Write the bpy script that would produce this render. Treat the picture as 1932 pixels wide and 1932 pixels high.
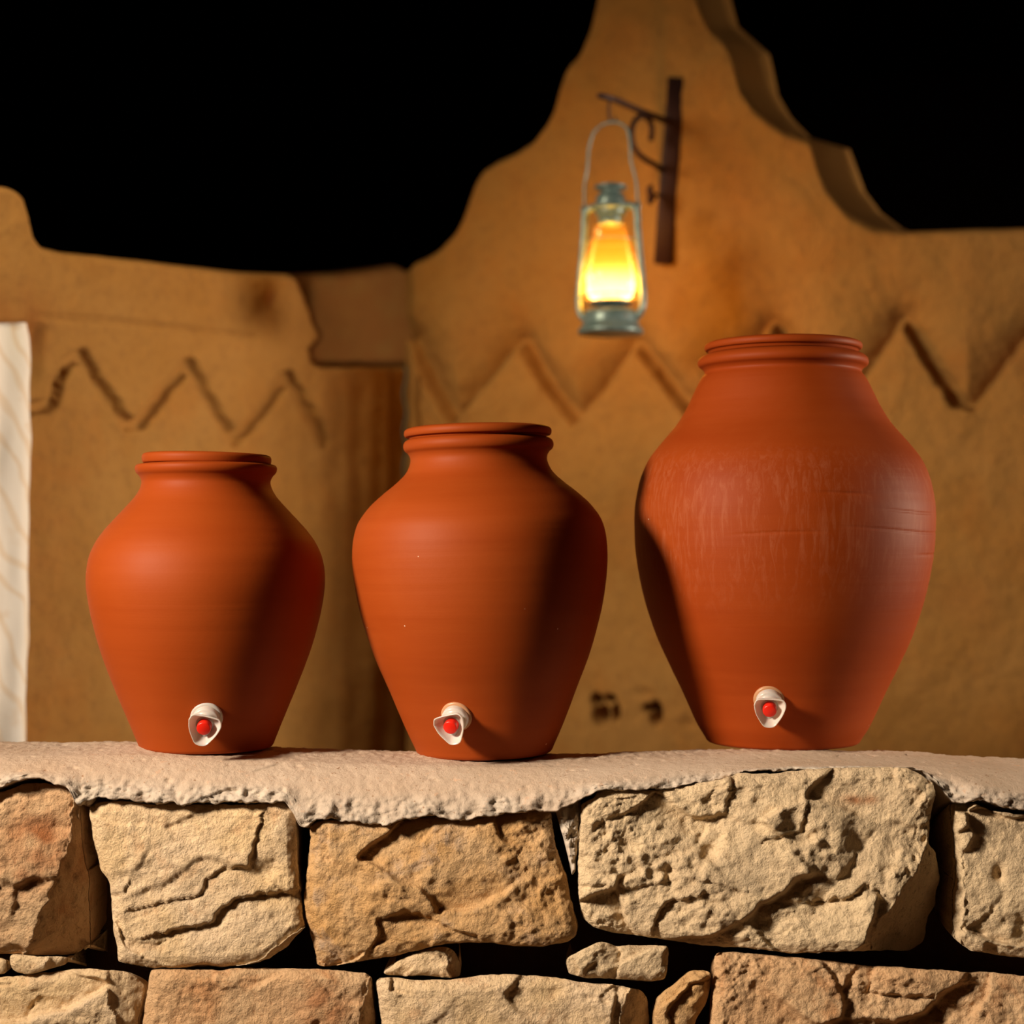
import bpy, math, random
import numpy as np
from mathutils import Vector, Matrix, Euler

for o in list(bpy.data.objects):
    bpy.data.objects.remove(o, do_unlink=True)
S = bpy.context.scene
C = S.collection
PI = math.pi

# ------------------------------------------------------------------ camera
F = 3200.0            # focal length in pixels of a 1932 px frame
HOR = 1030.0          # horizon row of the photograph
EYE = 1.10            # eye height in metres; camera stands at y = -2
cam_d = bpy.data.cameras.new('camera')
cam = bpy.data.objects.new('camera', cam_d)
C.objects.link(cam)
cam.location = (0, -2.0, EYE)
cam.rotation_euler = (PI / 2, 0, 0)
cam_d.sensor_width = 36
cam_d.lens = 36 * F / 1932
cam_d.shift_y = (HOR - 966) / 1932
cam_d.clip_start = 0.05
cam_d.dof.use_dof = True
cam_d.dof.focus_distance = 1.92
cam_d.dof.aperture_fstop = 2.8
S.camera = cam

def P(px, py, d):
    """point seen at pixel (px, py) at distance d in front of the camera"""
    return Vector(((px - 966) / F * d, d - 2.0, EYE + (HOR - py) / F * d))

# ------------------------------------------------------------------ world, lights, exposure
w = bpy.data.worlds.new('world'); S.world = w
w.use_nodes = True
bg = w.node_tree.nodes['Background']
bg.inputs[0].default_value = (1.0, 0.62, 0.42, 1)
bg.inputs[1].default_value = 0.004
S.view_settings.view_transform = 'Standard'
S.view_settings.look = 'None'
S.view_settings.gamma = 1
S.view_settings.use_curve_mapping = False
S.view_settings.exposure = 0.0

def area(name, loc, target, size, power, col, spread=180):
    l = bpy.data.lights.new(name, 'AREA')
    l.shape = 'DISK'; l.size = size; l.energy = power; l.color = col; l.spread = math.radians(spread)
    o = bpy.data.objects.new(name, l); C.objects.link(o)
    o.location = loc
    o.rotation_euler = (Vector(target) - Vector(loc)).to_track_quat('-Z', 'Y').to_euler()
    return o
# gridded soft lamp on the left, a little above the pots and in front of them
area('courtyard_light', (-1.50, -1.12, 1.74), (0.10, -0.40, 0.92), 0.36, 19.3, (1.0, 0.83, 0.66), 88)
# lamp far to the right, level with the pots
area('side_light', (3.0, 0.36, 1.32), (-0.7, 0.85, 1.12), 0.40, 15.5, (1.0, 0.81, 0.60), 64)
# added fill without a visible source, washing the mud walls from above and left
area('wall_fill', (-0.92, 0.12, 1.98), (0.36, 1.45, 1.28), 0.4, 3.6, (1.0, 0.77, 0.47), 78)
# dim fill added beyond the right wall to lift the dark cheeks of the pier
area('jamb_fill', (3.0, 1.85, 2.1), (0.6, 1.45, 1.8), 0.4, 1.0, (1.0, 0.72, 0.45), 50)

# ------------------------------------------------------------------ numpy noise
_rng = np.random.RandomState(7)
_perm = np.concatenate([_rng.permutation(256)] * 3)
_grad = _rng.normal(size=(256, 3)); _grad /= np.linalg.norm(_grad, axis=1)[:, None]
def perlin(x, y, z):
    x, y, z = np.broadcast_arrays(np.asarray(x, float), np.asarray(y, float), np.asarray(z, float))
    xi, yi, zi = np.floor(x).astype(int), np.floor(y).astype(int), np.floor(z).astype(int)
    xf, yf, zf = x - xi, y - yi, z - zi
    u, v, ww = (t * t * t * (t * (t * 6 - 15) + 10) for t in (xf, yf, zf))
    out = 0
    for dx in (0, 1):
        for dy in (0, 1):
            for dz in (0, 1):
                h = _perm[_perm[_perm[(xi + dx) & 255] + ((yi + dy) & 255)] + ((zi + dz) & 255)]
                g = _grad[h]
                n = g[..., 0] * (xf - dx) + g[..., 1] * (yf - dy) + g[..., 2] * (zf - dz)
                out = out + n * (u if dx else 1 - u) * (v if dy else 1 - v) * (ww if dz else 1 - ww)
    return out * 1.5
def fbm(x, y, z, o=4, g=0.5):
    a, s, t = 1.0, 1.0, 0
    for i in range(o):
        t = t + a * perlin(x * s + i * 7.3, y * s + i * 3.1, z * s)
        a *= g; s *= 2.03
    return t
def sstep(a, b, x):
    t = np.clip((x - a) / (b - a), 0, 1)
    return t * t * (3 - 2 * t)
def polydist(px, py, pts):
    """distance to an open polyline and on which side (positive = right hand of travel, y down)"""
    best = np.full(np.shape(px), 1e9); side = np.zeros(np.shape(px))
    for (x0, y0), (x1, y1) in zip(pts[:-1], pts[1:]):
        dx, dy = x1 - x0, y1 - y0
        t = np.clip(((px - x0) * dx + (py - y0) * dy) / (dx * dx + dy * dy + 1e-9), 0, 1)
        qx, qy = x0 + t * dx, y0 + t * dy
        dd = np.hypot(px - qx, py - qy)
        s = np.sign(dx * (py - y0) - dy * (px - x0))
        m = dd < best - 1e-6
        best = np.where(m, dd, best); side = np.where(m, s, side)
    return best, side
def facets(x, z, cell, seed, tilt, stretch=1.0):
    """piecewise planar chipped relief"""
    rs = np.random.RandomState(seed)
    tab = rs.rand(64, 64, 2); tl = rs.uniform(-1, 1, (64, 64, 3))
    gx, gz = x / cell / stretch, z / cell
    ix, iz = np.floor(gx).astype(int), np.floor(gz).astype(int)
    best = np.full(x.shape, 1e9); h = np.zeros(x.shape)
    for a in (-1, 0, 1):
        for b in (-1, 0, 1):
            cx, cz = (ix + a) % 64, (iz + b) % 64
            qx = ix + a + tab[cx, cz, 0]; qz = iz + b + tab[cx, cz, 1]
            dx, dz = gx - qx, gz - qz
            dd = dx * dx + dz * dz
            hh = (tl[cx, cz, 0] * dx * stretch + tl[cx, cz, 1] * dz) * cell * tilt + tl[cx, cz, 2] * cell * tilt * 0.35
            m = dd < best
            best = np.where(m, dd, best); h = np.where(m, hh, h)
    return h

# ------------------------------------------------------------------ mesh helpers
def mesh_obj(name, verts, faces, mat, parent=None, smooth=True, attrs=None):
    me = bpy.data.meshes.new(name)
    me.from_pydata([tuple(v) for v in verts], [], faces)
    if attrs:
        for k, arr in attrs.items():
            at = me.attributes.new(k, 'FLOAT', 'POINT')
            at.data.foreach_set('value', np.asarray(arr, dtype=np.float32).ravel())
    me.materials.append(mat)
    if smooth:
        me.polygons.foreach_set('use_smooth', [True] * len(me.polygons))
    me.update()
    o = bpy.data.objects.new(name, me); C.objects.link(o)
    if parent: o.parent = parent
    return o
def grid_faces(nu, nv, closed=False, off=0, flip=False):
    """faces of a nu x nv vertex grid, index = off + i*nv + j; closed wraps i"""
    I = np.arange(nu if closed else nu - 1); J = np.arange(nv - 1)
    I, J = np.meshgrid(I, J, indexing='ij')
    I2 = (I + 1) % nu
    q = np.stack([I * nv + J, I2 * nv + J, I2 * nv + J + 1, I * nv + J + 1], -1).reshape(-1, 4) + off
    if flip: q = q[:, ::-1]
    return q.tolist()
def empty(name, loc=(0, 0, 0), label=None, cat=None, group=None, kind=None):
    o = bpy.data.objects.new(name, None); C.objects.link(o)
    o.location = loc; o.empty_display_size = 0.05
    tag(o, label, cat, group, kind)
    return o
def tag(o, label=None, cat=None, group=None, kind=None):
    if label: o['label'] = label
    if cat: o['category'] = cat
    if group: o['group'] = group
    if kind: o['kind'] = kind
    return o
def catmull(pts, per=8):
    p = [np.array(q, float) for q in pts]
    p = [2 * p[0] - p[1]] + p + [2 * p[-1] - p[-2]]
    out = []
    for i in range(1, len(p) - 2):
        d0, d1, d2 = (max(np.linalg.norm(p[i + k] - p[i + k - 1]), 1e-9) ** 0.5 for k in (0, 1, 2))
        m1 = (p[i] - p[i-1]) / d0 - (p[i+1] - p[i-1]) / (d0 + d1) + (p[i+1] - p[i]) / d1
        m2 = (p[i+1] - p[i]) / d1 - (p[i+2] - p[i]) / (d1 + d2) + (p[i+2] - p[i+1]) / d2
        m1 *= d1; m2 *= d1
        for k in range(per):
            t = k / per
            out.append((2*t**3 - 3*t**2 + 1) * p[i] + (t**3 - 2*t**2 + t) * m1 + (-2*t**3 + 3*t**2) * p[i+1] + (t**3 - t**2) * m2)
    out.append(p[-2])
    return np.array(out)
def lathe(name, prof, mat, parent=None, segs=96, wob=None, loc=(0, 0, 0), rot=None):
    prof = np.asarray(prof, float)
    a = np.linspace(0, 2 * PI, segs, endpoint=False)
    A, R = np.meshgrid(a, prof[:, 0], indexing='ij')
    _, Z = np.meshgrid(a, prof[:, 1], indexing='ij')
    if wob is not None: R = R + wob(A, R, Z)
    v = np.stack([R * np.cos(A), R * np.sin(A), Z], -1).reshape(-1, 3)
    o = mesh_obj(name, v, grid_faces(segs, len(prof), True), mat, parent)
    o.location = loc
    if rot: o.rotation_euler = rot
    return o
def tube(name, pts, rad, mat, parent=None, segs=10, flat=None, cap=True):
    """tube along a list of points; flat=(w, h) makes a flat bar"""
    pts = np.array([tuple(p) for p in pts], float)
    n = len(pts)
    tan = np.gradient(pts, axis=0); tan /= np.linalg.norm(tan, axis=1)[:, None] + 1e-12
    up = np.array([0, 0, 1.0]) if abs(tan[0][2]) < 0.9 else np.array([1.0, 0, 0])
    verts = []
    nrm = np.cross(tan[0], up); nrm /= np.linalg.norm(nrm)
    rads = rad if hasattr(rad, '__len__') else [rad] * n
    for i in range(n):
        nrm = nrm - tan[i] * np.dot(nrm, tan[i]); nrm /= np.linalg.norm(nrm)
        b = np.cross(tan[i], nrm)
        for k in range(segs):
            an = 2 * PI * k / segs
            c, s = math.cos(an), math.sin(an)
            if flat:
                c = np.sign(c) * abs(c) ** 0.35; s = np.sign(s) * abs(s) ** 0.35
                verts.append(pts[i] + nrm * c * flat[0] + b * s * flat[1])
            else:
                verts.append(pts[i] + (nrm * c + b * s) * rads[i])
    f = []
    for i in range(n - 1):
        for k in range(segs):
            k2 = (k + 1) % segs
            f.append((i*segs+k, i*segs+k2, (i+1)*segs+k2, (i+1)*segs+k))
    if cap:
        f.append(tuple(range(segs))[::-1]); f.append(tuple((n-1)*segs + k for k in range(segs)))
    return mesh_obj(name, verts, f, mat, parent)

# ------------------------------------------------------------------ materials
def nodes(name):
    m = bpy.data.materials.new(name); m.use_nodes = True
    t = m.node_tree
    return m, t, t.nodes['Principled BSDF']
def N(t, typ, **kw):
    n = t.nodes.new(typ)
    for k, v in kw.items():
        if k in n.inputs: n.inputs[k].default_value = v
        else: setattr(n, k, v)
    return n
def L(t, a, b): t.links.new(a, b)
def noise(t, vec, scale, detail=5, rough=0.6, dist=0.0):
    n = N(t, 'ShaderNodeTexNoise'); n.inputs['Scale'].default_value = scale
    n.inputs['Detail'].default_value = detail; n.inputs['Roughness'].default_value = rough
    n.inputs['Distortion'].default_value = dist
    L(t, vec, n.inputs['Vector']); return n.outputs['Fac']
def ramp(t, fac, stops):
    r = N(t, 'ShaderNodeValToRGB')
    e = r.color_ramp.elements
    while len(e) < len(stops): e.new(0.5)
    for i, (p, c) in enumerate(stops):
        e[i].position = p
        e[i].color = (c, c, c, 1) if not hasattr(c, '__len__') else (*c, 1)
    L(t, fac, r.inputs[0]); return r.outputs[0]
def mix(t, fac, a, b, mode='MIX'):
    n = N(t, 'ShaderNodeMix', data_type='RGBA', blend_type=mode)
    for s, v in ((n.inputs[0], fac), (n.inputs[6], a), (n.inputs[7], b)):
        if hasattr(v, 'is_output'): L(t, v, s)
        elif hasattr(v, '__len__'): s.default_value = (*v, 1)
        else: s.default_value = v
    return n.outputs[2]
def coord(t, scale=None, kind='Object'):
    c = N(t, 'ShaderNodeTexCoord').outputs[kind]
    if scale:
        mp = N(t, 'ShaderNodeMapping'); mp.inputs['Scale'].default_value = scale
        L(t, c, mp.inputs['Vector']); return mp.outputs[0]
    return c
def bump(t, bsdf, h, strength, dist):
    b = N(t, 'ShaderNodeBump'); b.inputs['Strength'].default_value = strength
    b.inputs['Distance'].default_value = dist
    L(t, h, b.inputs['Height']); L(t, b.outputs[0], bsdf.inputs['Normal'])
def math_n(t, op, a, b=0.5):
    n = N(t, 'ShaderNodeMath', operation=op)
    for s, v in ((n.inputs[0], a), (n.inputs[1], b)):
        if hasattr(v, 'is_output'): L(t, v, s)
        else: s.default_value = v
    return n.outputs[0]
def simple(name, col, rough=0.5, metal=0.0, spec=0.5):
    m, t, b = nodes(name)
    b.inputs['Base Color'].default_value = (*col, 1)
    b.inputs['Roughness'].default_value = rough
    b.inputs['Metallic'].default_value = metal
    b.inputs['Specular IOR Level'].default_value = spec
    return m

def mat_stone(name, c1, c2, c3, dark):
    m, t, b = nodes(name)
    v = coord(t)
    big = noise(t, v, 9, 4, 0.6, 0.6)
    col = mix(t, ramp(t, big, [(0.38, 0.0), (0.62, 1.0)]), c1, c2)
    pat = noise(t, v, 17, 5, 0.65, 0.4)
    col = mix(t, ramp(t, pat, [(0.56, 0.0), (0.70, 0.85)]), col, c3)
    fine = noise(t, v, 120, 6, 0.75)
    col = mix(t, ramp(t, fine, [(0.30, 0.75), (0.45, 0.0)]), col, dark)
    at = N(t, 'ShaderNodeAttribute', attribute_name='stain').outputs['Fac']
    col = mix(t, at, col, (0.42, 0.15, 0.05))
    L(t, col, b.inputs['Base Color'])
    b.inputs['Roughness'].default_value = 0.9
    b.inputs['Specular IOR Level'].default_value = 0.15
    h = math_n(t, 'ADD', math_n(t, 'MULTIPLY', noise(t, v, 60, 6, 0.7), 1.0), math_n(t, 'MULTIPLY', noise(t, v, 330, 5, 0.7), 0.35))
    bump(t, b, h, 0.9, 0.008)
    return m
DK = (0.36, 0.20, 0.085)
M_stone = [
    mat_stone('stone_cream', (0.84, 0.60, 0.33), (0.88, 0.66, 0.42), (0.72, 0.42, 0.21), DK),
    mat_stone('stone_ochre', (0.66, 0.38, 0.15), (0.72, 0.47, 0.24), (0.52, 0.38, 0.27), (0.30, 0.14, 0.05)),
    mat_stone('stone_greyish', (0.84, 0.64, 0.39), (0.76, 0.57, 0.35), (0.64, 0.49, 0.31), (0.33, 0.22, 0.11)),
    mat_stone('stone_pink', (0.74, 0.45, 0.23), (0.74, 0.50, 0.28), (0.60, 0.30, 0.13), (0.33, 0.15, 0.06)),
]

def mat_coping():
    m, t, b = nodes('sandy_plaster')
    v = coord(t)
    col = mix(t, ramp(t, noise(t, v, 7, 4, 0.6), [(0.35, 0.0), (0.65, 1.0)]), (0.53, 0.385, 0.265), (0.585, 0.455, 0.335))
    lip = N(t, 'ShaderNodeAttribute', attribute_name='lip').outputs['Fac']
    lipn = math_n(t, 'MULTIPLY', lip, ramp(t, noise(t, v, 45, 4, 0.6), [(0.30, 0.55), (0.6, 1.0)]))
    col = mix(t, lipn, col, (0.58, 0.50, 0.40))
    speck = ramp(t, noise(t, v, 210, 3, 0.6), [(0.27, 1.0), (0.36, 0.0)])
    col = mix(t, speck, col, (0.30, 0.16, 0.08))
    speck2 = ramp(t, noise(t, v, 90, 4, 0.7), [(0.60, 0.0), (0.72, 0.5)])
    col = mix(t, speck2, col, (0.74, 0.44, 0.26))
    L(t, col, b.inputs['Base Color'])
    b.inputs['Roughness'].default_value = 0.92
    b.inputs['Specular IOR Level'].default_value = 0.12
    h = math_n(t, 'ADD', noise(t, v, 150, 5, 0.7), math_n(t, 'MULTIPLY', noise(t, v, 480, 4, 0.7), 0.4))
    bump(t, b, h, 0.55, 0.003)
    return m
M_coping = mat_coping()

def mat_mud(name, c1, c2, c3):
    m, t, b = nodes(name)
    v = coord(t)
    col = mix(t, ramp(t, noise(t, v, 3.0, 5, 0.6, 0.5), [(0.35, 0.0), (0.65, 1.0)]), c1, c2)
    col = mix(t, ramp(t, noise(t, v, 6.5, 4, 0.6, 0.3), [(0.52, 0.0), (0.72, 0.6)]), col, c3)
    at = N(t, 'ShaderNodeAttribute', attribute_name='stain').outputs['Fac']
    col = mix(t, at, col, (0.30, 0.115, 0.03))  # on the left wall this also carries the recess's painted shade
    fine = noise(t, v, 60, 5, 0.7)
    col = mix(t, ramp(t, fine, [(0.3, 0.35), (0.5, 0.0)]), col, (0.16, 0.08, 0.03))
    L(t, col, b.inputs['Base Color'])
    b.inputs['Roughness'].default_value = 0.95
    b.inputs['Specular IOR Level'].default_value = 0.1
    h = math_n(t, 'ADD', noise(t, v, 22, 5, 0.65), math_n(t, 'MULTIPLY', noise(t, v, 110, 4, 0.7), 0.3))
    bump(t, b, h, 0.5, 0.012)
    return m
M_mud = mat_mud('mud_plaster', (0.315, 0.155, 0.039), (0.355, 0.188, 0.055), (0.35, 0.150, 0.034))
M_core = mat_mud('dark_mud_core', (0.10, 0.055, 0.025), (0.13, 0.07, 0.03), (0.08, 0.04, 0.02))
M_dark_room = mat_mud('dark_room_plaster', (0.012, 0.004, 0.005), (0.010, 0.004, 0.006), (0.014, 0.005, 0.005))  # the room's darkness is put into the plaster colour itself

def mat_clay(name, base, dark, pale, bloom=0.0):
    m, t, b = nodes(name)
    v = coord(t)
    band = coord(t, (1.5, 1.5, 22))
    col = mix(t, ramp(t, noise(t, band, 2.2, 4, 0.55), [(0.35, 0.0), (0.68, 1.0)]), base, dark)
    col = mix(t, ramp(t, noise(t, v, 9, 4, 0.6, 0.4), [(0.5, 0.0), (0.75, 0.45)]), col, pale)
    if bloom:
        sx = N(t, 'ShaderNodeSeparateXYZ'); L(t, v, sx.inputs[0])
        z = sx.outputs[2]
        r = ramp(t, z, [(0.155, 0.0), (0.24, 1.0), (0.33, 1.0), (0.365, 0.0)])
        vs = coord(t, (60, 60, 9))
        n1 = ramp(t, noise(t, vs, 2.5, 5, 0.7, 0.8), [(0.47, 0.0), (0.72, 1.0)])
        f = math_n(t, 'MULTIPLY', math_n(t, 'MULTIPLY', r, n1), bloom)
        col = mix(t, f, col, (0.60, 0.25, 0.13))
    vo = N(t, 'ShaderNodeTexVoronoi'); vo.inputs['Scale'].default_value = 42
    L(t, v, vo.inputs['Vector'])
    sp = ramp(t, vo.outputs['Distance'], [(0.035, 1.0), (0.05, 0.0)])
    gate = ramp(t, noise(t, v, 16, 2), [(0.60, 0.0), (0.62, 1.0)])
    col = mix(t, math_n(t, 'MULTIPLY', sp, gate), col, (0.75, 0.5, 0.35))
    L(t, col, b.inputs['Base Color'])
    b.inputs['Roughness'].default_value = 0.56
    b.inputs['Specular IOR Level'].default_value = 0.13
    wl = coord(t, (3, 3, 260))
    h = math_n(t, 'ADD', math_n(t, 'MULTIPLY', noise(t, wl, 1.0, 3, 0.6), 0.6), math_n(t, 'MULTIPLY', noise(t, v, 160, 4, 0.7), 0.5))
    bump(t, b, h, 0.10, 0.0018)
    return m
M_clay = [mat_clay('terracotta_deep', (0.335, 0.056, 0.0060), (0.315, 0.050, 0.005), (0.36, 0.066, 0.009)),
          mat_clay('terracotta_mid', (0.325, 0.056, 0.0065), (0.30, 0.048, 0.005), (0.345, 0.066, 0.010)),
          mat_clay('terracotta_worn', (0.315, 0.049, 0.005), (0.29, 0.042, 0.004), (0.34, 0.065, 0.011), 0.20)]
M_white = simple('white_plastic', (0.80, 0.76, 0.70), 0.28)
M_white.node_tree.nodes['Principled BSDF'].inputs['Subsurface Weight'].default_value = 0.6
M_white.node_tree.nodes['Principled BSDF'].inputs['Subsurface Radius'].default_value = (0.012, 0.007, 0.005)
_t = M_white.node_tree; _b = _t.nodes['Principled BSDF']
_tl = N(_t, 'ShaderNodeBsdfTranslucent'); _tl.inputs[0].default_value = (0.95, 0.80, 0.68, 1)
_mx = N(_t, 'ShaderNodeMixShader'); _mx.inputs[0].default_value = 0.32
L(_t, _b.outputs[0], _mx.inputs[1]); L(_t, _tl.outputs[0], _mx.inputs[2]); L(_t, _mx.outputs[0], _t.nodes['Material Output'].inputs['Surface'])
M_red = simple('red_plastic', (0.80, 0.018, 0.006), 0.35)
M_gasket = simple('tan_rubber', (0.55, 0.28, 0.14), 0.35)

# ------------------------------------------------------------------ low stone wall under the pots
FD = 1.868             # distance of the stone faces from the camera
wall_front = bpy.data.objects.new('wall_front', None)
def make_core():
    v = []; f = []
    # mud core, set back behind the stones
    x0, x1 = -1.15, 1.15; y0, y1 = FD - 2 + 0.17, 0.30
    top = P(966, 1500, 2.0).z
    nx, nz = 60, 24
    xs = np.linspace(x0, x1, nx); zs = np.linspace(0.0, top, nz)
    X, Z = np.meshgrid(xs, zs, indexing='ij')
    Yf = y0 + 0.012 * fbm(X * 9, Z * 9, 0, 3)
    Yb = y1 + 0.012 * fbm(X * 9, Z * 9, 5, 3)
    vf = np.stack([X, Yf, Z], -1).reshape(-1, 3); vb = np.stack([X, Yb, Z], -1).reshape(-1, 3)
    faces = grid_faces(nx, nz) + grid_faces(nx, nz, off=nx * nz, flip=True)
    n = nx * nz
    for i in range(nx - 1):
        faces.append((i*nz + nz-1, (i+1)*nz + nz-1, n + (i+1)*nz + nz-1, n + i*nz + nz-1))
    for j in range(nz - 1):
        faces.append((j, j + 1, n + j + 1, n + j)); k = (nx-1)*nz
        faces.append((k+j, n+k+j, n+k+j+1, k+j+1))
    return mesh_obj('wall_front', np.concatenate([vf, vb]), faces, M_core)
bpy.data.objects.remove(wall_front)
wall_front = make_core()
tag(wall_front, 'low wall of rough cream and ochre stones carrying the three pots', kind='structure')

def resample(poly, step):
    p = np.array(poly, float); q = np.vstack([p, p[:1]])
    seg = np.hypot(*np.diff(q, axis=0).T); cum = np.concatenate([[0], np.cumsum(seg)])
    n = max(24, int(cum[-1] / step)); s = np.linspace(0, cum[-1], n, endpoint=False)
    out = np.stack([np.interp(s, cum, q[:, 0]), np.interp(s, cum, q[:, 1])], -1)
    for _ in range(2):
        out = 0.25 * np.roll(out, 1, 0) + 0.5 * out + 0.25 * np.roll(out, -1, 0)
    return out, cum[-1]
def coons(out, step):
    """regular grid filling an outline, boundary kept exactly"""
    n = len(out)
    c = out.mean(0); w_, h_ = np.ptp(out[:, 0]), np.ptp(out[:, 1])
    q = (out - c) / (w_, h_)
    ids = [int(np.argmax(-q[:, 0] - q[:, 1])), int(np.argmax(q[:, 0] - q[:, 1])), int(np.argmax(q[:, 0] + q[:, 1])), int(np.argmax(-q[:, 0] + q[:, 1]))]
    if ((ids[1] - ids[0]) % n) + ((ids[2] - ids[1]) % n) + ((ids[3] - ids[2]) % n) + ((ids[0] - ids[3]) % n) != n:
        out = out[::-1]; ids = [n - 1 - i for i in ids]
    def side(i, j, m):
        k = (j - i) % n
        p = out[(i + np.arange(k + 1)) % n]
        cum = np.concatenate([[0], np.cumsum(np.hypot(*np.diff(p, axis=0).T))])
        s_ = np.linspace(0, cum[-1], m)
        return np.stack([np.interp(s_, cum, p[:, 0]), np.interp(s_, cum, p[:, 1])], -1)
    mu, mv = max(12, int(w_ / step)), max(10, int(h_ / step))
    # denser rows close to the edges
    def ease(m): 
        t = np.linspace(0, 1, m); return t - 0.06 * np.sin(2 * PI * t)
    top = side(ids[0], ids[1], 4 * mu); rgt = side(ids[1], ids[2], 4 * mv)
    bot = side(ids[2], ids[3], 4 * mu)[::-1]; lft = side(ids[3], ids[0], 4 * mv)[::-1]
    eu, ev = ease(mu), ease(mv)
    pick = lambda arr, e: np.stack([np.interp(e, np.linspace(0, 1, len(arr)), arr[:, 0]), np.interp(e, np.linspace(0, 1, len(arr)), arr[:, 1])], -1)
    top, bot, lft, rgt = pick(top, eu), pick(bot, eu), pick(lft, ev), pick(rgt, ev)
    U, V = eu[:, None, None], ev[None, :, None]
    G = (1 - V) * top[:, None] + V * bot[:, None] + (1 - U) * lft[None] + U * rgt[None] \
        - ((1 - U) * (1 - V) * top[0] + U * (1 - V) * top[-1] + (1 - U) * V * bot[0] + U * V * bot[-1])
    return G
def extend(pts):
    p = [np.array(q, float) for q in pts]
    a_ = p[0] + (p[0] - p[1]) / np.linalg.norm(p[0] - p[1]) * 900
    b_ = p[-1] + (p[-1] - p[-2]) / np.linalg.norm(p[-1] - p[-2]) * 900
    return [tuple(a_)] + [tuple(q) for q in p] + [tuple(b_)]
def stone(poly, mat, seed, steps=(), falls=(), dd=0.0, rough=1.0, rnd=0.012, back=0.15, dents=(), stain=(), bulge=0.006, step_px=2.7):
    out, per = resample(poly, 4.0)
    c = out.mean(0)
    jit = 2.4 * perlin(out[:, 0] / 26, out[:, 1] / 26, seed * 3.3) + 1.3 * perlin(out[:, 0] / 9, out[:, 1] / 9, seed)
    dirv = (out - c) / (np.hypot(*(out - c).T)[:, None] + 1e-9)
    out = out + dirv * (jit - 1.0)[:, None]
    G = coons(out, step_px)
    X, Y = G[..., 0], G[..., 1]
    nu, nv = X.shape
    k = (FD + dd) / F
    ring = out[::max(1, len(out) // 90)]
    ring = [tuple(q) for q in ring] + [tuple(ring[0])]
    rr = polydist(X, Y, ring)[0] * k
    rr[0, :] = 0; rr[-1, :] = 0; rr[:, 0] = 0; rr[:, -1] = 0
    wx, wz = X * k, Y * k
    fx = wx + 0.014 * perlin(wx * 20, wz * 20, seed + 9); fz = wz + 0.014 * perlin(wx * 20 + 40, wz * 20, seed + 3)
    h1 = facets(fx, fz, 0.075, seed, 0.22, 1.6); h2 = facets(fx, fz, 0.026, seed + 50, 0.26, 1.5)
    gate = sstep(-0.25, 0.35, perlin(wx * 11, wz * 11, seed + 33))       # smooth and chipped zones
    h = rough * (h1 + h2 * 0.75 * gate)
    for _ in range(2):
        hp = np.pad(h, 1, mode='edge')
        h = (hp[:-2, 1:-1] + hp[2:, 1:-1] + hp[1:-1, :-2] + hp[1:-1, 2:] + 2 * hp[1:-1, 1:-1]) / 6
    h = h + rough * (0.0065 * fbm(wx * 11, wz * 11, seed, 2) + (0.0024 + 0.0020 * gate) * fbm(wx * 60, wz * 75, seed, 4, 0.6))
    h = h + bulge * np.clip(rr / 0.07, 0, 1)
    h = h - rnd * (1 - np.clip(rr / rnd, 0, 1) ** 0.45)
    for pts, amp, dec in steps:
        pj = (X + 6 * perlin(X / 16, Y / 16, seed) + 1 * perlin(X / 7, Y / 7, seed), Y + 6 * perlin(X / 16 + 9, Y / 16, seed) + 1 * perlin(X / 7 + 9, Y / 7, seed))
        ds, sd = polydist(pj[0], pj[1], pts)
        sgd = ds * np.where(sd > 0, 1, -1)
        h = h - amp * sstep(-3, 4, sgd) * np.exp(-np.clip(sgd, 0, None) / dec)
    for cx, cy, sx, sy, amp in dents:
        h = h - amp * np.exp(-((X - cx) / sx) ** 2 - ((Y - cy) / sy) ** 2)
    for pts, slope in falls:
        pj = (X + 7 * perlin(X / 18, Y / 18, seed) + 2 * perlin(X / 5, Y / 5, seed), Y)
        ds, sd = polydist(pj[0], pj[1], extend(pts))
        h = np.where(sd > 0, h * 0.35 - np.minimum(slope * ds * k, 0.11), h)
    D = FD + dd - h
    st = np.zeros(X.shape)
    for cx, cy, sx, sy, amp in stain:
        st = np.maximum(st, amp * np.exp(-((X - cx) / sx) ** 2 - ((Y - cy) / sy) ** 2) * np.clip(1 + 1.6 * perlin(wx * 50, wz * 50, 3), 0, 1.3))
    WX = (X - 966) / F * D; WZ = EYE + (HOR - Y) / F * D
    v = [np.stack([WX, D - 2, WZ], -1).reshape(-1, 3)]; stl = [st.ravel()]
    faces = grid_faces(nu, nv, flip=True)
    # side rings going back from the perimeter
    pi_ = [(i, 0) for i in range(nu)] + [(nu - 1, j) for j in range(1, nv)] + [(i, nv - 1) for i in range(nu - 2, -1, -1)] + [(0, j) for j in range(nv - 2, 0, -1)]
    I = np.array([p[0] for p in pi_]); J = np.array([p[1] for p in pi_]); m = len(pi_)
    bx, bz, bd0 = WX[I, J], WZ[I, J], D[I, J]
    cx3, cz3 = bx.mean(), bz.mean()
    prev = (I * nv + J).tolist(); base = nu * nv
    for b_ in (0.006, 0.02, 0.05, 0.09, back):
        sc = 1.0 - 0.12 * (b_ / back) ** 2 + 0.012 * perlin(bx * 30, bz * 30, seed + b_ * 30)
        v.append(np.stack([cx3 + (bx - cx3) * sc, bd0 + b_ - 2, cz3 + (bz - cz3) * sc - 0.3 * b_ * (bz > cz3)], -1)); stl.append(np.zeros(m))
        cur = list(range(base, base + m)); base += m
        for q in range(m):
            q2 = (q + 1) % m
            faces.append((prev[q], cur[q], cur[q2], prev[q2]))
        prev = cur
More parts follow.
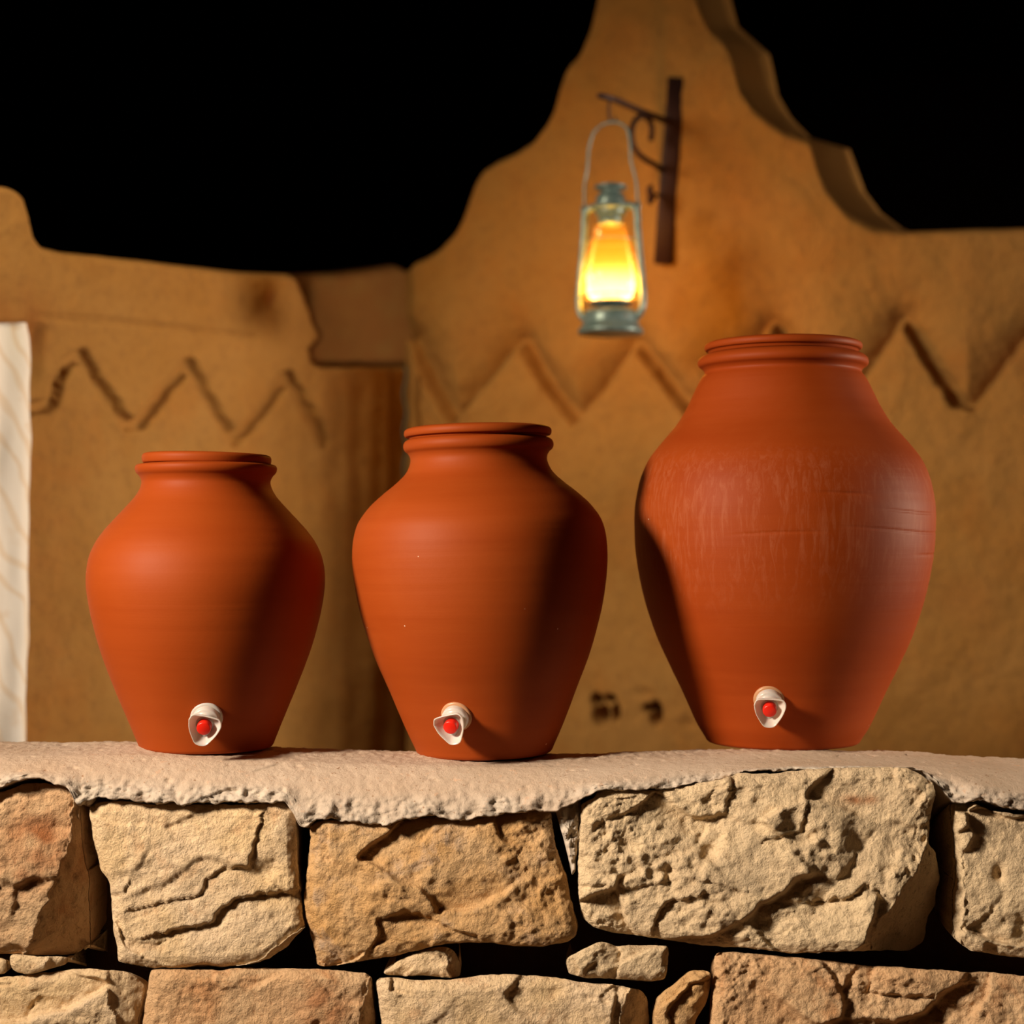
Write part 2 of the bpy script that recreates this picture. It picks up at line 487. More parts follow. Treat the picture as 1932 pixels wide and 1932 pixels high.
    return mesh_obj('stone', np.concatenate(v), faces, mat, wall_front, attrs={'stain': np.concatenate(stl)})
def z1(*a): return [(x * 0.34161, 1380 + y * 0.34161) for x, y in a]
def z2(*a): return [(560 + x * 0.34161, 1380 + y * 0.34161) for x, y in a]
def z3(*a): return [(1050 + x * 0.2857, 1380 + y * 0.2857) for x, y in a]
def z4(*a): return [(1400 + x * 0.2857, 1380 + y * 0.2857) for x, y in a]
cream, ochre, grey, pink = M_stone
# upper course, left to right
stone([(-170,1500),(0,1494),(40,1480),(65,1475),(140,1484),(152,1498),(155,1585),(168,1653),(172,1780),(148,1797),(120,1803),(60,1803),(0,1801),(-170,1808)],
      pink, 11, rough=0.7, falls=[([(137,1470),(135,1530),(130,1585),(113,1640),(92,1691),(73,1725),(61,1770),(38,1810)][::-1], 1.1)],
      stain=[(75,1585,60,60,0.75),(40,1655,50,40,0.5)], dents=[(100,1560,30,14,0.006)])
stone([(167,1523),(191,1511),(239,1511),(290,1517),(328,1513),(357,1518),(376,1517),(478,1517),(523,1508),(560,1523),(561,1571),(564,1633),(569,1687),(573,1722),(577,1749),(545,1785),(512,1807),(478,1821),(410,1825),(283,1827),(222,1814),(217,1776),(212,1756),(208,1687),(205,1660),(188,1640),(184,1612),(174,1582)],
      cream, 12, rough=0.45,
      steps=[(z1((760,975),(1000,920),(1110,900),(1140,820),(1250,745),(1370,750),(1410,600),(1430,520))[::1], 0.0055, 30),
             (z1((900,1110),(1180,1050),(1220,980),(1300,920),(1450,895),(1650,880)), 0.012, 26),
             (z1((600,900),(680,890),(700,860)), 0.005, 12),
             (z1((630,1120),(780,1170),(900,1160)), 0.003, 18)],
      falls=[(z1((1150,1330),(1420,1270),(1560,1160),(1700,1070))[::1], 1.1)],
      dents=[(505,1640,22,20,0.009)])
stone(z2((70,520),(120,490),(320,480),(400,500),(510,500),(600,480),(740,465),(830,480),(920,490),(1010,465),(1150,440),(1280,425),(1350,430),(1405,445),(1420,560),(1450,680),(1500,830),(1530,980),(1555,1080),(1550,1130),(1500,1165),(1350,1190),(1200,1190),(1080,1170),(850,1170),(750,1190),(600,1230),(300,1280),(160,1300),(105,1290),(95,1200),(70,1100),(50,1050),(35,920),(50,800),(60,700),(70,620)),
      ochre, 13, rough=0.75,
      steps=[(z2((380,1230),(460,1130),(440,1040),(600,1000),(680,1010),(860,1090),(1000,1130),(1040,1180)), 0.009, 30)],
      dents=[(790,1730,60,14,0.005),(1010,1560,30,24,0.005)])
stone([(1094,1517),(1107,1509),(1121,1506),(1124,1494),(1144,1487),(1210,1490),(1256,1487),(1307,1479),(1359,1469),(1393,1457),(1450,1459),(1500,1453),(1543,1449),(1686,1446),(1714,1448),(1737,1460),(1763,1477),(1767,1500),(1760,1523),(1756,1557),(1754,1594),(1766,1605),(1771,1637),(1774,1654),(1765,1694),(1764,1709),(1751,1731),(1743,1780),(1714,1794),(1643,1794),(1571,1797),(1500,1800),(1400,1789),(1321,1784),(1250,1773),(1193,1764),(1159,1761),(1121,1751),(1099,1734),(1093,1709),(1090,1680),(1089,1637),(1091,1594),(1094,1557)],
      grey, 14, rough=0.95, bulge=0.010,
      falls=[([(1640,1830),(1645,1760),(1690,1700),(1736,1634),(1749,1590),(1752,1555),(1762,1520)], 1.9)],
      steps=[([(1095,1668),(1200,1676),(1290,1655),(1340,1665),(1400,1680)], 0.005, 24),
             (z3((620,1380),(660,1230),(720,1130),(860,1100)), 0.010, 30),
             (z4((480,1120),(700,1100),(820,1010),(900,1060)), 0.012, 16),
             (z4((200,700),(380,660),(420,520)), 0.008, 18)],
      dents=[(1340,1605,16,20,0.012),(1262,1645,10,26,0.009),(1500,1560,26,30,0.008),(1620,1590,18,22,0.008),(1545,1700,18,26,0.008),(1190,1590,24,20,0.005)],
      stain=[(1625,1507,28,10,1.0)])
stone([(1791,1516),(1829,1511),(1869,1529),(1932,1535),(2120,1530),(2150,1800),(1932,1808),(1880,1803),(1829,1795),(1803,1775),(1795,1740),(1797,1680),(1804,1640),(1801,1600),(1795,1560)],
      grey, 15, rough=0.75, falls=[([(1800,1490),(1806,1560),(1818,1640),(1822,1700),(1814,1760),(1812,1810)], 1.3)],
      dents=[(1885,1650,10,16,0.012),(1932,1750,16,22,0.010)], dd=0.01)
# chinking stones
stone([(-90,1806),(0,1806),(14,1812),(16,1826),(12,1837),(0,1839),(-90,1842)], cream, 21, rough=0.5, rnd=0.006, bulge=0.002, back=0.10, step_px=2.2)
stone(z1((50,1240),(70,1228),(200,1238),(375,1245),(370,1285),(300,1305),(160,1347),(90,1332),(55,1300)), cream, 22, rough=0.5, rnd=0.006, bulge=0.003, back=0.10, step_px=2.2,
      falls=[([(88,1795),(86,1850)][::-1], 0.5)])
stone([(155,1787),(162,1782),(171,1780),(171,1788),(160,1794)], cream, 28, rough=0.2, rnd=0.003, bulge=0.001, back=0.05, dd=0.05, step_px=1.6)
stone(z2((470,1332),(560,1262),(690,1202),(830,1184),(870,1210),(915,1290),(905,1355),(850,1362),(700,1352),(600,1352),(490,1347)), cream, 23, rough=0.5, rnd=0.006, bulge=0.003, back=0.10, step_px=2.2,
      falls=[([(846,1775),(843,1790),(849,1850)][::-1], 1.6)], dd=0.012)
stone(z3((60,1530),(75,1490),(180,1430),(260,1390),(310,1385),(400,1412),(560,1410),(740,1415),(745,1470),(725,1640),(620,1652),(380,1637),(200,1632),(70,1600)), grey, 24, rough=0.8, rnd=0.008, bulge=0.005, back=0.10, step_px=2.2,
      steps=[(z3((400,1400),(440,1460),(400,1620)), 0.008, 14)], falls=[(z3((60,1400),(150,1560),(110,1640)), -0.0)], dd=0.005)
stone([(1232,1908),(1241,1880),(1256,1866),(1279,1849),(1301,1831),(1324,1829),(1341,1834),(1341,1860),(1333,1894),(1316,1920),(1307,1960),(1290,2040),(1240,2040),(1230,1950)],
      ochre, 25, rough=0.7, rnd=0.012, back=0.10, step_px=2.2, steps=[([(1345,1838),(1300,1858),(1262,1900),(1258,1980)][::-1], 0.010, 40)])
# lower course
stone([(-180,1842),(0,1842),(60,1837),(123,1829),(171,1827),(239,1832),(270,1850),(275,1870),(266,1905),(259,1940),(257,2080),(-180,2080)], cream, 31, rough=0.6,
      falls=[([(200,1850),(205,1890),(222,1930),(235,2060)][::-1], 0.45)], steps=[([(62,1900),(55,1932),(52,1990)], 0.006, 14)])
stone([(284,1829),(297,1827),(410,1829),(500,1823),(620,1829),(690,1834),(700,1841),(703,1870),(710,1932),(712,2080),(264,2080),(266,1935),(273,1900),(276,1870)], pink, 32, rough=0.55,
      falls=[([(700,1800),(697,1850),(684,1895),(676,1935),(672,2080)][::-1], 1.2)], stain=[(610,1900,60,40,0.55)])
stone([(707,1853),(714,1844),(751,1844),(782,1849),(850,1847),(902,1840),(963,1837),(1038,1842),(1093,1851),(1175,1859),(1190,1863),(1212,1869),(1223,1883),(1226,1932),(1226,2080),(725,2080),(720,1932),(712,1880)], cream, 33, rough=0.65,
      falls=[([(1192,1840),(1184,1872),(1172,1900),(1165,1940),(1165,2080)][::-1], 1.0)], dents=[(1050,1870,20,10,0.005)])
stone([(1347,1805),(1353,1797),(1381,1795),(1450,1801),(1543,1809),(1600,1816),(1643,1822),(1671,1821),(1743,1827),(1829,1833),(1871,1834),(1932,1841),(2150,1845),(2150,2080),(1330,2080),(1338,1932),(1345,1870)], pink, 34, rough=0.85,
      steps=[([(1650,1818),(1643,1870),(1700,1880),(1760,1876),(1770,1900)], 0.010, 26), ([(1870,1845),(1862,1880),(1846,1905)], 0.009, 22)])
# courses continuing beyond the picture
stone([(-520,1500),(-190,1500),(-185,1806),(-520,1812)], ochre, 41, step_px=9)
stone([(-520,1845),(-195,1845),(-200,2080),(-520,2080)], cream, 42, step_px=9)
stone([(2160,1525),(2480,1520),(2490,1800),(2170,1800)], cream, 43, step_px=9)
stone([(2170,1835),(2480,1835),(2480,2080),(2170,2080)], ochre, 44, step_px=9)
for k_, (xa, xb, mt) in enumerate([(-500, -60, cream), (-45, 380, ochre), (400, 860, pink), (880, 1300, cream), (1320, 1830, grey), (1850, 2400, ochre)]):
    stone([(xa, 2098), (xb, 2094), (xb + 8, 2330), (xa - 6, 2335)], mt, 60 + k_, step_px=10)
    stone([(xa + 120, 2350), (xb + 110, 2352), (xb + 115, 2560), (xa + 118, 2565)], mt, 70 + k_, step_px=12)

# ------------------------------------------------------------------ mud coping
Tk = [(-450,1402),(0,1400),(120,1401),(250,1399),(400,1406),(520,1411),(600,1414),(700,1416),(780,1418),(912,1421),(1050,1423),(1100,1422),(1250,1418),(1400,1414),(1500,1413),(1650,1416),(1720,1417),(1800,1421),(1932,1430),(2300,1440)]
Bk = [(-450,1500),(-100,1502),(0,1493),(40,1478),(66,1465),(100,1470),(140,1481),(152,1497),(163,1522),(176,1508),(200,1506),(250,1508),(300,1514),(340,1511),(356,1519),(380,1513),(430,1514),(500,1512),(545,1512),(562,1535),(575,1560),(590,1556),(600,1546),(640,1546),(690,1552),(735,1553),(770,1545),(810,1538),(850,1546),(890,1545),(930,1536),(1000,1528),(1045,1532),(1080,1512),(1100,1505),(1115,1500),(1130,1489),(1170,1488),(1210,1489),(1260,1486),(1330,1474),(1400,1457),(1460,1453),(1520,1452),(1600,1448),(1700,1446),(1736,1452),(1748,1466),(1765,1490),(1785,1512),(1815,1513),(1840,1508),(1870,1520),(1932,1527),(2300,1524)]
def ztop(px): return (HOR - np.interp(px, *zip(*Tk))) / F * 2.02
def smooth_interp(px, K, wdt=7):
    s = 0
    for o_ in (-1, -0.5, 0, 0.5, 1): s = s + np.interp(px + o_ * wdt, *zip(*K))
    return s / 5
def make_coping():
    cols = np.arange(-450, 2400, 3.6)
    # cross-section columns: top surface (back to front) then front
    tb = [2.33, 2.30, 2.26, 2.22, 2.19, 2.16]
    td = np.concatenate([tb, np.linspace(2.13, 1.915, 46)])
    nf = 46
    PX = cols[:, None]
    zt = sum(ztop(cols + o_) for o_ in (-30, -15, 0, 15, 30)) / 5
    # top
    D1 = np.repeat(td[None], len(cols), 0)
    drop = np.where(D1 > 2.02, 0.125 * (D1 - 2.02) * 1.15 + 0.55 * np.clip(D1 - 2.17, 0, 1), 0.10 * np.clip(1.99 - D1, 0, 1) ** 1.5)
    Z1 = zt[:, None] - drop
    yfr = HOR - Z1[:, -1] / 1.915 * F
    B = smooth_interp(cols, Bk, 5)
    B = B + 5 * perlin(cols / 34, 5.3, 1.7) + 3.0 * perlin(cols / 9, 3.3, 1.7) + 1.2 * perlin(cols / 4, 9.3, 1.7)
    B = np.maximum(B, yfr + 6)
    t = np.linspace(0, 1, nf + 1)[1:]
    Bs = sum(smooth_interp(cols + o_, Bk, 5) for o_ in range(-120, 121, 20)) / 13; Bs = np.maximum(Bs, yfr + 6)
    D2 = 1.915 - 0.056 * np.sin(np.clip(t, 0, 1) * PI / 2)[None] ** 0.9 * np.clip((Bs - yfr)[:, None] / 55, 0.55, 1)
    bl = sstep(0.35, 0.95, t)[None]
    Bm = Bs[:, None] * (1 - bl) + B[:, None] * bl
    Yp = yfr[:, None] + (Bm - yfr[:, None]) * (t[None] ** 1.15)
    Z2 = (HOR - Yp) / F * D2
    # underside, going back
    D3 = np.stack([D2[:, -1] + a for a in (0.004, 0.02, 0.06, 0.14, 0.30)], 1)
    Z3 = np.stack([Z2[:, -1] - a for a in (0.0015, 0.002, 0.012, 0.04, 0.10)], 1)
    D = np.concatenate([D1, D2, D3], 1); Z = np.concatenate([Z1, Z2, Z3], 1)
    dref = 1.90
    X = np.repeat(((cols - 966) / F * dref)[:, None], D.shape[1], 1)
    lipc = np.concatenate([np.zeros(D1.shape), np.repeat(sstep(0.50, 0.85, t)[None], len(cols), 0), np.ones(D3.shape)], 1)
    thick = sstep(4, 26, (B - yfr))[:, None]
    lipn = np.clip(lipc * (0.75 + 0.8 * perlin(X * 18, Z * 30, 2)), 0, 1)
    # relief: gentle undulation everywhere, crumbly pits on the lip
    q = (X * 1.0, D * 1.0, Z * 1.0)
    und = 0.0014 * fbm(q[0] * 16, q[1] * 16, q[2] * 16, 3)
    pit = 0.0015 * fbm(q[0] * 90, q[1] * 90, q[2] * 90, 4, 0.6)
    cr = 0.008 * perlin(q[0] * 38, q[1] * 38, q[2] * 38) + 0.0075 * fbm(q[0] * 70, q[1] * 70, q[2] * 70, 4, 0.62) - 0.004 * np.clip(perlin(q[0] * 46, q[1] * 46, q[2] * 46) - 0.25, 0, 1) * 3
    pits2 = -0.0045 * np.clip(perlin(q[0] * 75 + 5, q[1] * 75, q[2] * 75) - 0.48, 0, 1) * 3
    disp = und + pit + lipn * cr * (0.5 + 0.5 * thick) + pits2 * (1 - lipn)
    # push along outward direction (up on top, forward at the front)
    fw = sstep(2.0, 1.90, D) * 0.9 
    fw[:, :len(td)] = np.minimum(fw[:, :len(td)], 0.5)
    fr = np.concatenate([np.zeros(len(td)), np.ones(nf), np.zeros(5)])[None]
    keep = np.ones(D.shape); keep[:, -5:] = 0.2
    under = sstep(2.05, 1.99, D) * 0 + 1
    Z = Z + disp * (1 - fw) * keep * under
    D = D - disp * fw * keep
    # a crack in the plaster right of the left pot
    ds, sd = polydist((cols[:, None] + 0 * D), HOR - Z / D * F, [(482, 1458), (505, 1450), (532, 1441)])
    D = D + 0.004 * np.exp(-(ds / 2.2) ** 2) * (D < 1.93)
    v = np.stack([X, D - 2, Z + EYE], -1).reshape(-1, 3)
    nv = D.shape[1]
    return mesh_obj('coping', v, grid_faces(len(cols), nv), M_coping, wall_front, attrs={'lip': lipn})
coping = make_coping(); tag(coping, 'smooth sandy mud coping with a crumbly grey lower edge')
# mortar wedge in the joint between the two big stones
def mortar_lump(poly, seed, dd):
    out, per = resample(poly, 2.4)
    c = out.mean(0); n = len(out)
    T = np.linspace(1, 0, 26)
    X = c[0] + (out[:, 0] - c[0])[:, None] * T; Y = c[1] + (out[:, 1] - c[1])[:, None] * T
    k = FD / F
    h = 0.010 * (1 - T[None] ** 3) + 0.007 * fbm(X * k * 55, Y * k * 55, seed, 4, 0.6)
    D = FD + dd - h
    D = np.concatenate([D[:, :1] + 0.12, D], 1); X = np.concatenate([X[:, :1], X], 1); Y = np.concatenate([Y[:, :1], Y], 1)
    v = np.stack([(X - 966) * k, D - 2, EYE + (HOR - Y) * k], -1).reshape(-1, 3)
    o = mesh_obj('mortar', v, grid_faces(n, D.shape[1], True), M_coping, wall_front, attrs={'lip': np.ones(D.shape)})
    return o
mortar_lump([(1040,1500),(1098,1498),(1096,1560),(1092,1600),(1086,1650),(1080,1658),(1072,1620),(1062,1580),(1050,1540)], 3, 0.018)
mortar_lump([(552,1520),(590,1520),(592,1556),(578,1566),(564,1552)], 5, 0.012)
mortar_lump([(150,1488),(178,1490),(176,1512),(164,1528),(156,1515)], 6, 0.012)

# ------------------------------------------------------------------ water pots
def make_pot(name, cx, d, prof, lid, mat, label, lean, lid_tilt, tap_y, tap_az, roll, seed, yaw=0.0):
    k = d / F
    base_y = prof[0][1]
    root = empty(name, P(cx, base_y, d), label, 'water pot', 'terracotta water pots on the ledge')
    root.rotation_euler = (0, lean, 0)
    to = lambda L_: [(r * k, (base_y - y) * k) for r, y in L_]
    sm = catmull(to(prof[2:]), 10)
    sm = np.vstack([[to(prof)[0]], [to(prof)[1]], sm]); sm[:, 0] = np.maximum(sm[:, 0], 0)
    def wob(A, R, Z):
        n_ = 0.00012 * perlin(Z * 120, seed, 0.5) + 0.0006 * perlin(Z * 25, seed, 9.5)
        asym = 0.0018 * perlin(np.cos(A) * 1.2 + seed, np.sin(A) * 1.2, Z * 5)
        sc = np.zeros(Z.shape)
        if seed == 3:
            for zc, a0, wd in ((0.285, -0.75, 0.30), (0.262, -0.70, 0.55), (0.255, -1.75, 0.25), (0.300, -1.35, 0.14), (0.236, -0.35, 0.3)):
                zz = zc + 0.004 * np.sin(A * 3)
                sc -= 0.0011 * np.exp(-((Z - zz) / 0.0009) ** 2) * np.exp(-(((A - 2 * PI - a0 + PI) % (2 * PI) - PI) / wd) ** 4)
        return (n_ + asym + sc) * np.clip(R / 0.05, 0, 1)
    # finer rows on the belly
    cum = np.concatenate([[0], np.cumsum(np.hypot(*np.diff(sm, axis=0).T))])
    s_ = np.linspace(0, cum[-1], 420)
    sm = np.stack([np.interp(s_, cum, sm[:, 0]), np.interp(s_, cum, sm[:, 1])], -1)
    lathe('body', sm, mat, root, 160, wob)
    lp = catmull(to(lid[1:-1]), 8)
    lp = np.vstack([[to(lid)[0]], lp, [to(lid)[-1]]]); lp[:, 0] = np.maximum(lp[:, 0], 0)
    zc = lp[0][1]; lp[:, 1] -= zc
    lathe('lid', lp, mat, root, 128, lambda A, R, Z: 0.0006 * perlin(np.cos(A) * 1.5 + seed, np.sin(A) * 1.5, 2) * np.clip(R / .05, 0, 1), (0, 0, zc), (0, lid_tilt, 0))
    # tap
    ys = [q[1] for q in prof][3:13][::-1]; rs = [q[0] for q in prof][3:13][::-1]
    r = float(np.interp(tap_y, ys, rs)) * k
    slope = (np.interp(tap_y - 12, ys, rs) - np.interp(tap_y + 12, ys, rs)) / 24
    beta = math.atan(slope)
    tap = make_tap(M_white if seed == 1 else M_gasket)
    tap.parent = root
    az = tap_az
    out_h = Vector((math.sin(az), -math.cos(az), 0))
    axis = out_h * math.cos(beta) + Vector((0, 0, -math.sin(beta)))
    right = Vector((math.cos(az), math.sin(az), 0))
    up = axis.cross(right)      # local y
    ax0 = axis.copy(); axis = Matrix.Rotation(yaw, 3, 'Z') @ ax0; right = Matrix.Rotation(yaw, 3, 'Z') @ right; up = axis.cross(right)
    Mx = Matrix((right, up, axis)).transposed().to_4x4()
    tap.matrix_parent_inverse = Matrix.Identity(4)
    tap.matrix_basis = Matrix.Translation(out_h * (r - 0.0008) + Vector((0, 0, (base_y - tap_y) * k))) @ Mx @ Matrix.Rotation(0.0, 4, 'Z')
    for ch in tap.children:
        if ch.name.startswith(('spout_guard', 'push_button')):
            ch.matrix_basis = Matrix.Rotation(roll, 4, 'Z')
    return root
def disc_lathe(prof, segs=48):
    prof = np.array(prof); a = np.linspace(0, 2 * PI, segs, endpoint=False)
    A, R = np.meshgrid(a, prof[:, 0], indexing='ij'); _, Z = np.meshgrid(a, prof[:, 1], indexing='ij')
    return np.stack([R * np.cos(A), R * np.sin(A), Z], -1).reshape(-1, 3), grid_faces(segs, len(prof), True)
def make_tap(gasket_mat):
    """push-button tap built along local +z, local +y up"""
    # body: collar, neck and short spout joined in one mesh
    v1, f1 = disc_lathe([(0, 0.001), (0.0148, 0.001), (0.0153, 0.0025), (0.0153, 0.0080), (0.0148, 0.0095), (0.0138, 0.0102), (0.0112, 0.0104), (0.0108, 0.0130), (0.0100, 0.0175), (0.0, 0.0178)])
    # spout pointing down local -y
    v2, f2 = disc_lathe([(0.0, 0.0), (0.0072, 0.0), (0.0078, 0.001), (0.0072, 0.021), (0.0060, 0.0222), (0.0052, 0.0222), (0.0050, 0.012), (0, 0.012)], 32)
    v2 = np.stack([v2[:, 0], -v2[:, 2] + 0.002, v2[:, 1] + 0.0135], -1)
    tap = mesh_obj('tap', np.concatenate([v1, v2]), f1 + [[i + len(v1) for i in q] for q in f2], M_white)
    tap['label'] = 'white plastic push tap'
    vg, fg = disc_lathe([(0.0, -0.003), (0.0170, -0.003), (0.0182, -0.001), (0.0182, 0.0012), (0.0172, 0.0025), (0.0150, 0.0027), (0, 0.0027)])
    g = mesh_obj('gasket', vg, fg, gasket_mat, tap)
    # guard: rounded triangle cup, wide at the top, narrow below
    n = 96
    a = np.linspace(0, 2 * PI, n, endpoint=False)
    key = catmull([(-0.0195, 0.0075), (-0.0165, 0.0135), (-0.008, 0.0150), (0.0, 0.0152), (0.008, 0.0150), (0.0165, 0.0135), (0.0195, 0.0075), (0.0170, -0.0025), (0.0115, -0.0120), (0.0065, -0.0180), (0.0, -0.0195), (-0.0065, -0.0180), (-0.0115, -0.0120), (-0.0170, -0.0025), (-0.0195, 0.0075)], 8)[:-1]
    key[:, 0] *= 0.93
    n = len(key); c = np.array([0.0, 0.0])
    cen = np.array([0.0, 0.0005])
    rings = [(0.30, 0.0100, 1), (0.50, 0.0115, 1), (0.76, 0.0165, 1), (0.92, 0.0215, 1), (1.0, 0.0250, 1), (1.02, 0.0262, 1), (1.0, 0.0272, 1), (0.95, 0.0270, 1), (0.90, 0.0250, 1), (0.80, 0.0212, 1), (0.60, 0.0175, 1), (0.45, 0.0160, 1), (0.05, 0.0158, 1)]
    vs = []
    circ = np.stack([np.cos(np.arctan2(key[:, 1], key[:, 0])), np.sin(np.arctan2(key[:, 1], key[:, 0]))], -1) * 0.017
    for i in range(n):
        for s, z, _ in rings:
            m_ = sstep(0.35, 0.95, np.array(s))
            p = cen + (key[i] * m_ + circ[i] * (1 - m_)) * s
            # the lower lip reaches further out than the top
            zz = z + (0.0030 if z > 0.02 else 0.0015) * (-p[1] / 0.019)
            vs.append((p[0], p[1] - 0.0015, zz))
    gd = mesh_obj('spout_guard', vs, grid_faces(n, len(rings), True), M_white, tap)
    vb, fb = disc_lathe([(0, 0.010), (0.0080, 0.010), (0.0080, 0.0255), (0.0077, 0.0265), (0.0068, 0.0270), (0, 0.0271)], 40)
    vb = vb + np.array([0, -0.0005, 0])
    bt = mesh_obj('push_button', vb, fb, M_red, tap); bt['label'] = 'red round push button'
    for o in tap.children: o.parent = tap
    return tap
make_pot('water_pot', 390.5, 2.0,
    [(0,1409),(100,1409),(112,1409),(121,1408.5),(125,1405),(128,1398),(148,1348),(168,1300),(187,1250),(203,1200),(215,1150),(221,1108),(221,1080),(216,1050),(205,1025),(190,1003),(172,982),(150,958),(131,936),(121.5,918),(120,909),(124,899),(130,892),(132,885),(130,879),(122,876.5),(108,877),(104,900)],
    [(0,877),(95,877),(110,876.5),(118,875.5),(120.5,869),(120,862),(116,858),(100,857),(0,861)],
    M_clay[0], 'smallest and leftmost terracotta water pot, with flat lid and white tap', 0.0, 0.016, 1338, 0.175, -0.24, 1, -0.13)
make_pot('water_pot', 914, 2.02,
    [(0,1420),(105,1420),(115,1420),(123,1419),(127,1415),(131,1406),(143,1380),(176,1300),(197,1250),(214,1200),(228,1150),(237,1100),(240,1055),(237,1012),(228,982),(207,953),(182,930),(157,910),(138,891),(130,874),(129,864),(133,855),(140,848),(142,840),(139,832),(131,828),(120,829),(112,850)],
    [(0,829),(118,829),(128,828),(131,824),(137,823),(139.5,818),(138,811),(131,807),(115,805),(0,812)],
    M_clay[1], 'middle terracotta water pot with gap under its lid, black shaded right side', -0.021, 0.0, 1335, -0.29, 0.24, 2)
make_pot('water_pot', 1477, 2.10,
    [(0,1400),(122,1400),(132,1400),(139,1399),(143,1396),(147,1389),(161,1366),(192,1300),(216,1250),(237,1200),(254,1150),(267,1100),(276,1050),(280,1000),(279,955),(270,905),(255,870),(231,838),(199,800),(180,768),(167,740),(154,715),(147,706),(146,702),(150,696),(157,691),(159,684),(156,677),(148,671),(135,670),(128,690)],
    [(0,670),(125,670),(136,668),(140,663),(145,661),(147,657),(146,651),(139,647),(120,645),(0,650)],
    M_clay[2], 'tallest and rightmost terracotta water pot, scratched and paler on its belly', 0.0, 0.0, 1303, -0.287, -0.03, 3, 0.17)

# ------------------------------------------------------------------ mud walls behind
def inv_depth(pts):
    (xa, da), (xb, db) = pts
    return lambda px: 1.0 / (1 / da + (1 / db - 1 / da) * (np.asarray(px, float) - xa) / (xb - xa))
dL = inv_depth([(160, 2.81), (755, 3.57)])
dR = inv_depth([(975, 3.45), (1700, 3.12)])
nL = Vector((P(755, 0, 3.57) - P(160, 0, 2.81))); nL.z = 0; nL.normalize(); nL = Vector((nL.y, -nL.x, 0))
nR = Vector((P(1700, 0, 3.12) - P(975, 0, 3.45))); nR.z = 0; nR.normalize(); nR = Vector((nR.y, -nR.x, 0))
def make_wall(name, dfun, nrm, prof, backshift, thick, relief, xs_extra, rows, stain_fun, recess=None):
    xs = set()
    px = np.array([p[0] for p in prof], float); py = np.array([p[1] for p in prof], float)
    cols = np.unique(np.concatenate([np.arange(px[0], px[-1], 4.0), px, xs_extra]))
    top = np.interp(cols, px, py)
    # round the profile slightly
    top = sum(np.interp(cols + o_, cols, top) * w_ for o_, w_ in ((-6, .2), (-3, .2), (0, .2), (3, .2), (6, .2)))
    rr = np.array(rows)       # fractions 0..1 from top to reference 1460, then fixed rows
    nu = len(cols)
    fine = np.linspace(0, 1, rows) ** 1.0
    low = np.array([1520, 1600, 1750, 1950])
    Yp = np.concatenate([top[:, None] + (1460 - top)[:, None] * fine[None], np.repeat(low[None], nu, 0)], 1)
    Xp = np.repeat(cols[:, None], Yp.shape[1], 1)
    D = dfun(Xp)
    if recess: D = D + recess(Xp, Yp)
    h = relief(Xp, Yp)
    # rounded arris along the top edge
    ed = Yp - top[:, None]
    h = h - 0.02 * np.clip(1 - ed / 16, 0, 1) ** 2
    wx = (Xp - 966) / F * D + nrm.x * h; wy = D - 2 + nrm.y * h
    wz = EYE + (HOR - Yp) / F * D
    # last row down to the floor
    wx = np.concatenate([wx, wx[:, -1:]], 1); wy = np.concatenate([wy, wy[:, -1:]], 1); wz = np.concatenate([wz, np.full((nu, 1), 0.0)], 1)
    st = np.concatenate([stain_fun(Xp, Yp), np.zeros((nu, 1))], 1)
    # thickness: strips along the top going back, then the back sheet
    bpx, bpy = backshift(cols, top)
    tx, ty, tz = wx[:, 0], wy[:, 0], wz[:, 0]
    bd = dfun(cols) + (recess(cols, top) if recess else 0)
    bx0 = (cols - 966) / F * bd - nrm.x * thick; by0 = bd - 2 - nrm.y * thick
    bdep = by0 + 2
    bx = np.where(np.isnan(bpx), bx0, (bpx - 966) / F * bdep)
    bz = np.where(np.isnan(bpy), tz, EYE + (HOR - bpy) / F * bdep)
    ns = 10
    s_ = np.linspace(0, 1, ns + 1)[1:]
    sx = tx[:, None] * (1 - s_) + bx[:, None] * s_; sy = ty[:, None] * (1 - s_) + by0[:, None] * s_; sz = tz[:, None] * (1 - s_) + bz[:, None] * s_
    sx = np.concatenate([bx[:, None], sx[:, ::-1]], 1); sy = np.concatenate([by0[:, None], sy[:, ::-1]], 1); sz = np.concatenate([np.zeros((nu, 1)), sz[:, ::-1]], 1)
    AX = np.concatenate([sx, wx], 1); AY = np.concatenate([sy, wy], 1); AZ = np.concatenate([sz, wz], 1)
    ST = np.concatenate([np.zeros(sx.shape), st], 1)
    v = np.stack([AX, AY, AZ], -1).reshape(-1, 3)
    nv = AX.shape[1]
    faces = grid_faces(nu, nv)
    faces.append(list(range(nv))); faces.append([(nu - 1) * nv + j for j in range(nv)][::-1])
    o = mesh_obj(name, v, faces, M_mud, attrs={'stain': ST})
    tag(o, kind='structure')
    return o
def groove(X, Y, pts, wdt, depth):
    ds, sd = polydist(X + 4 * perlin(X / 25, Y / 25, 2), Y + 4 * perlin(X / 25 + 8, Y / 25, 2), pts)
    return -depth * (1 - sstep(wdt * 0.55, wdt * 1.1, ds))
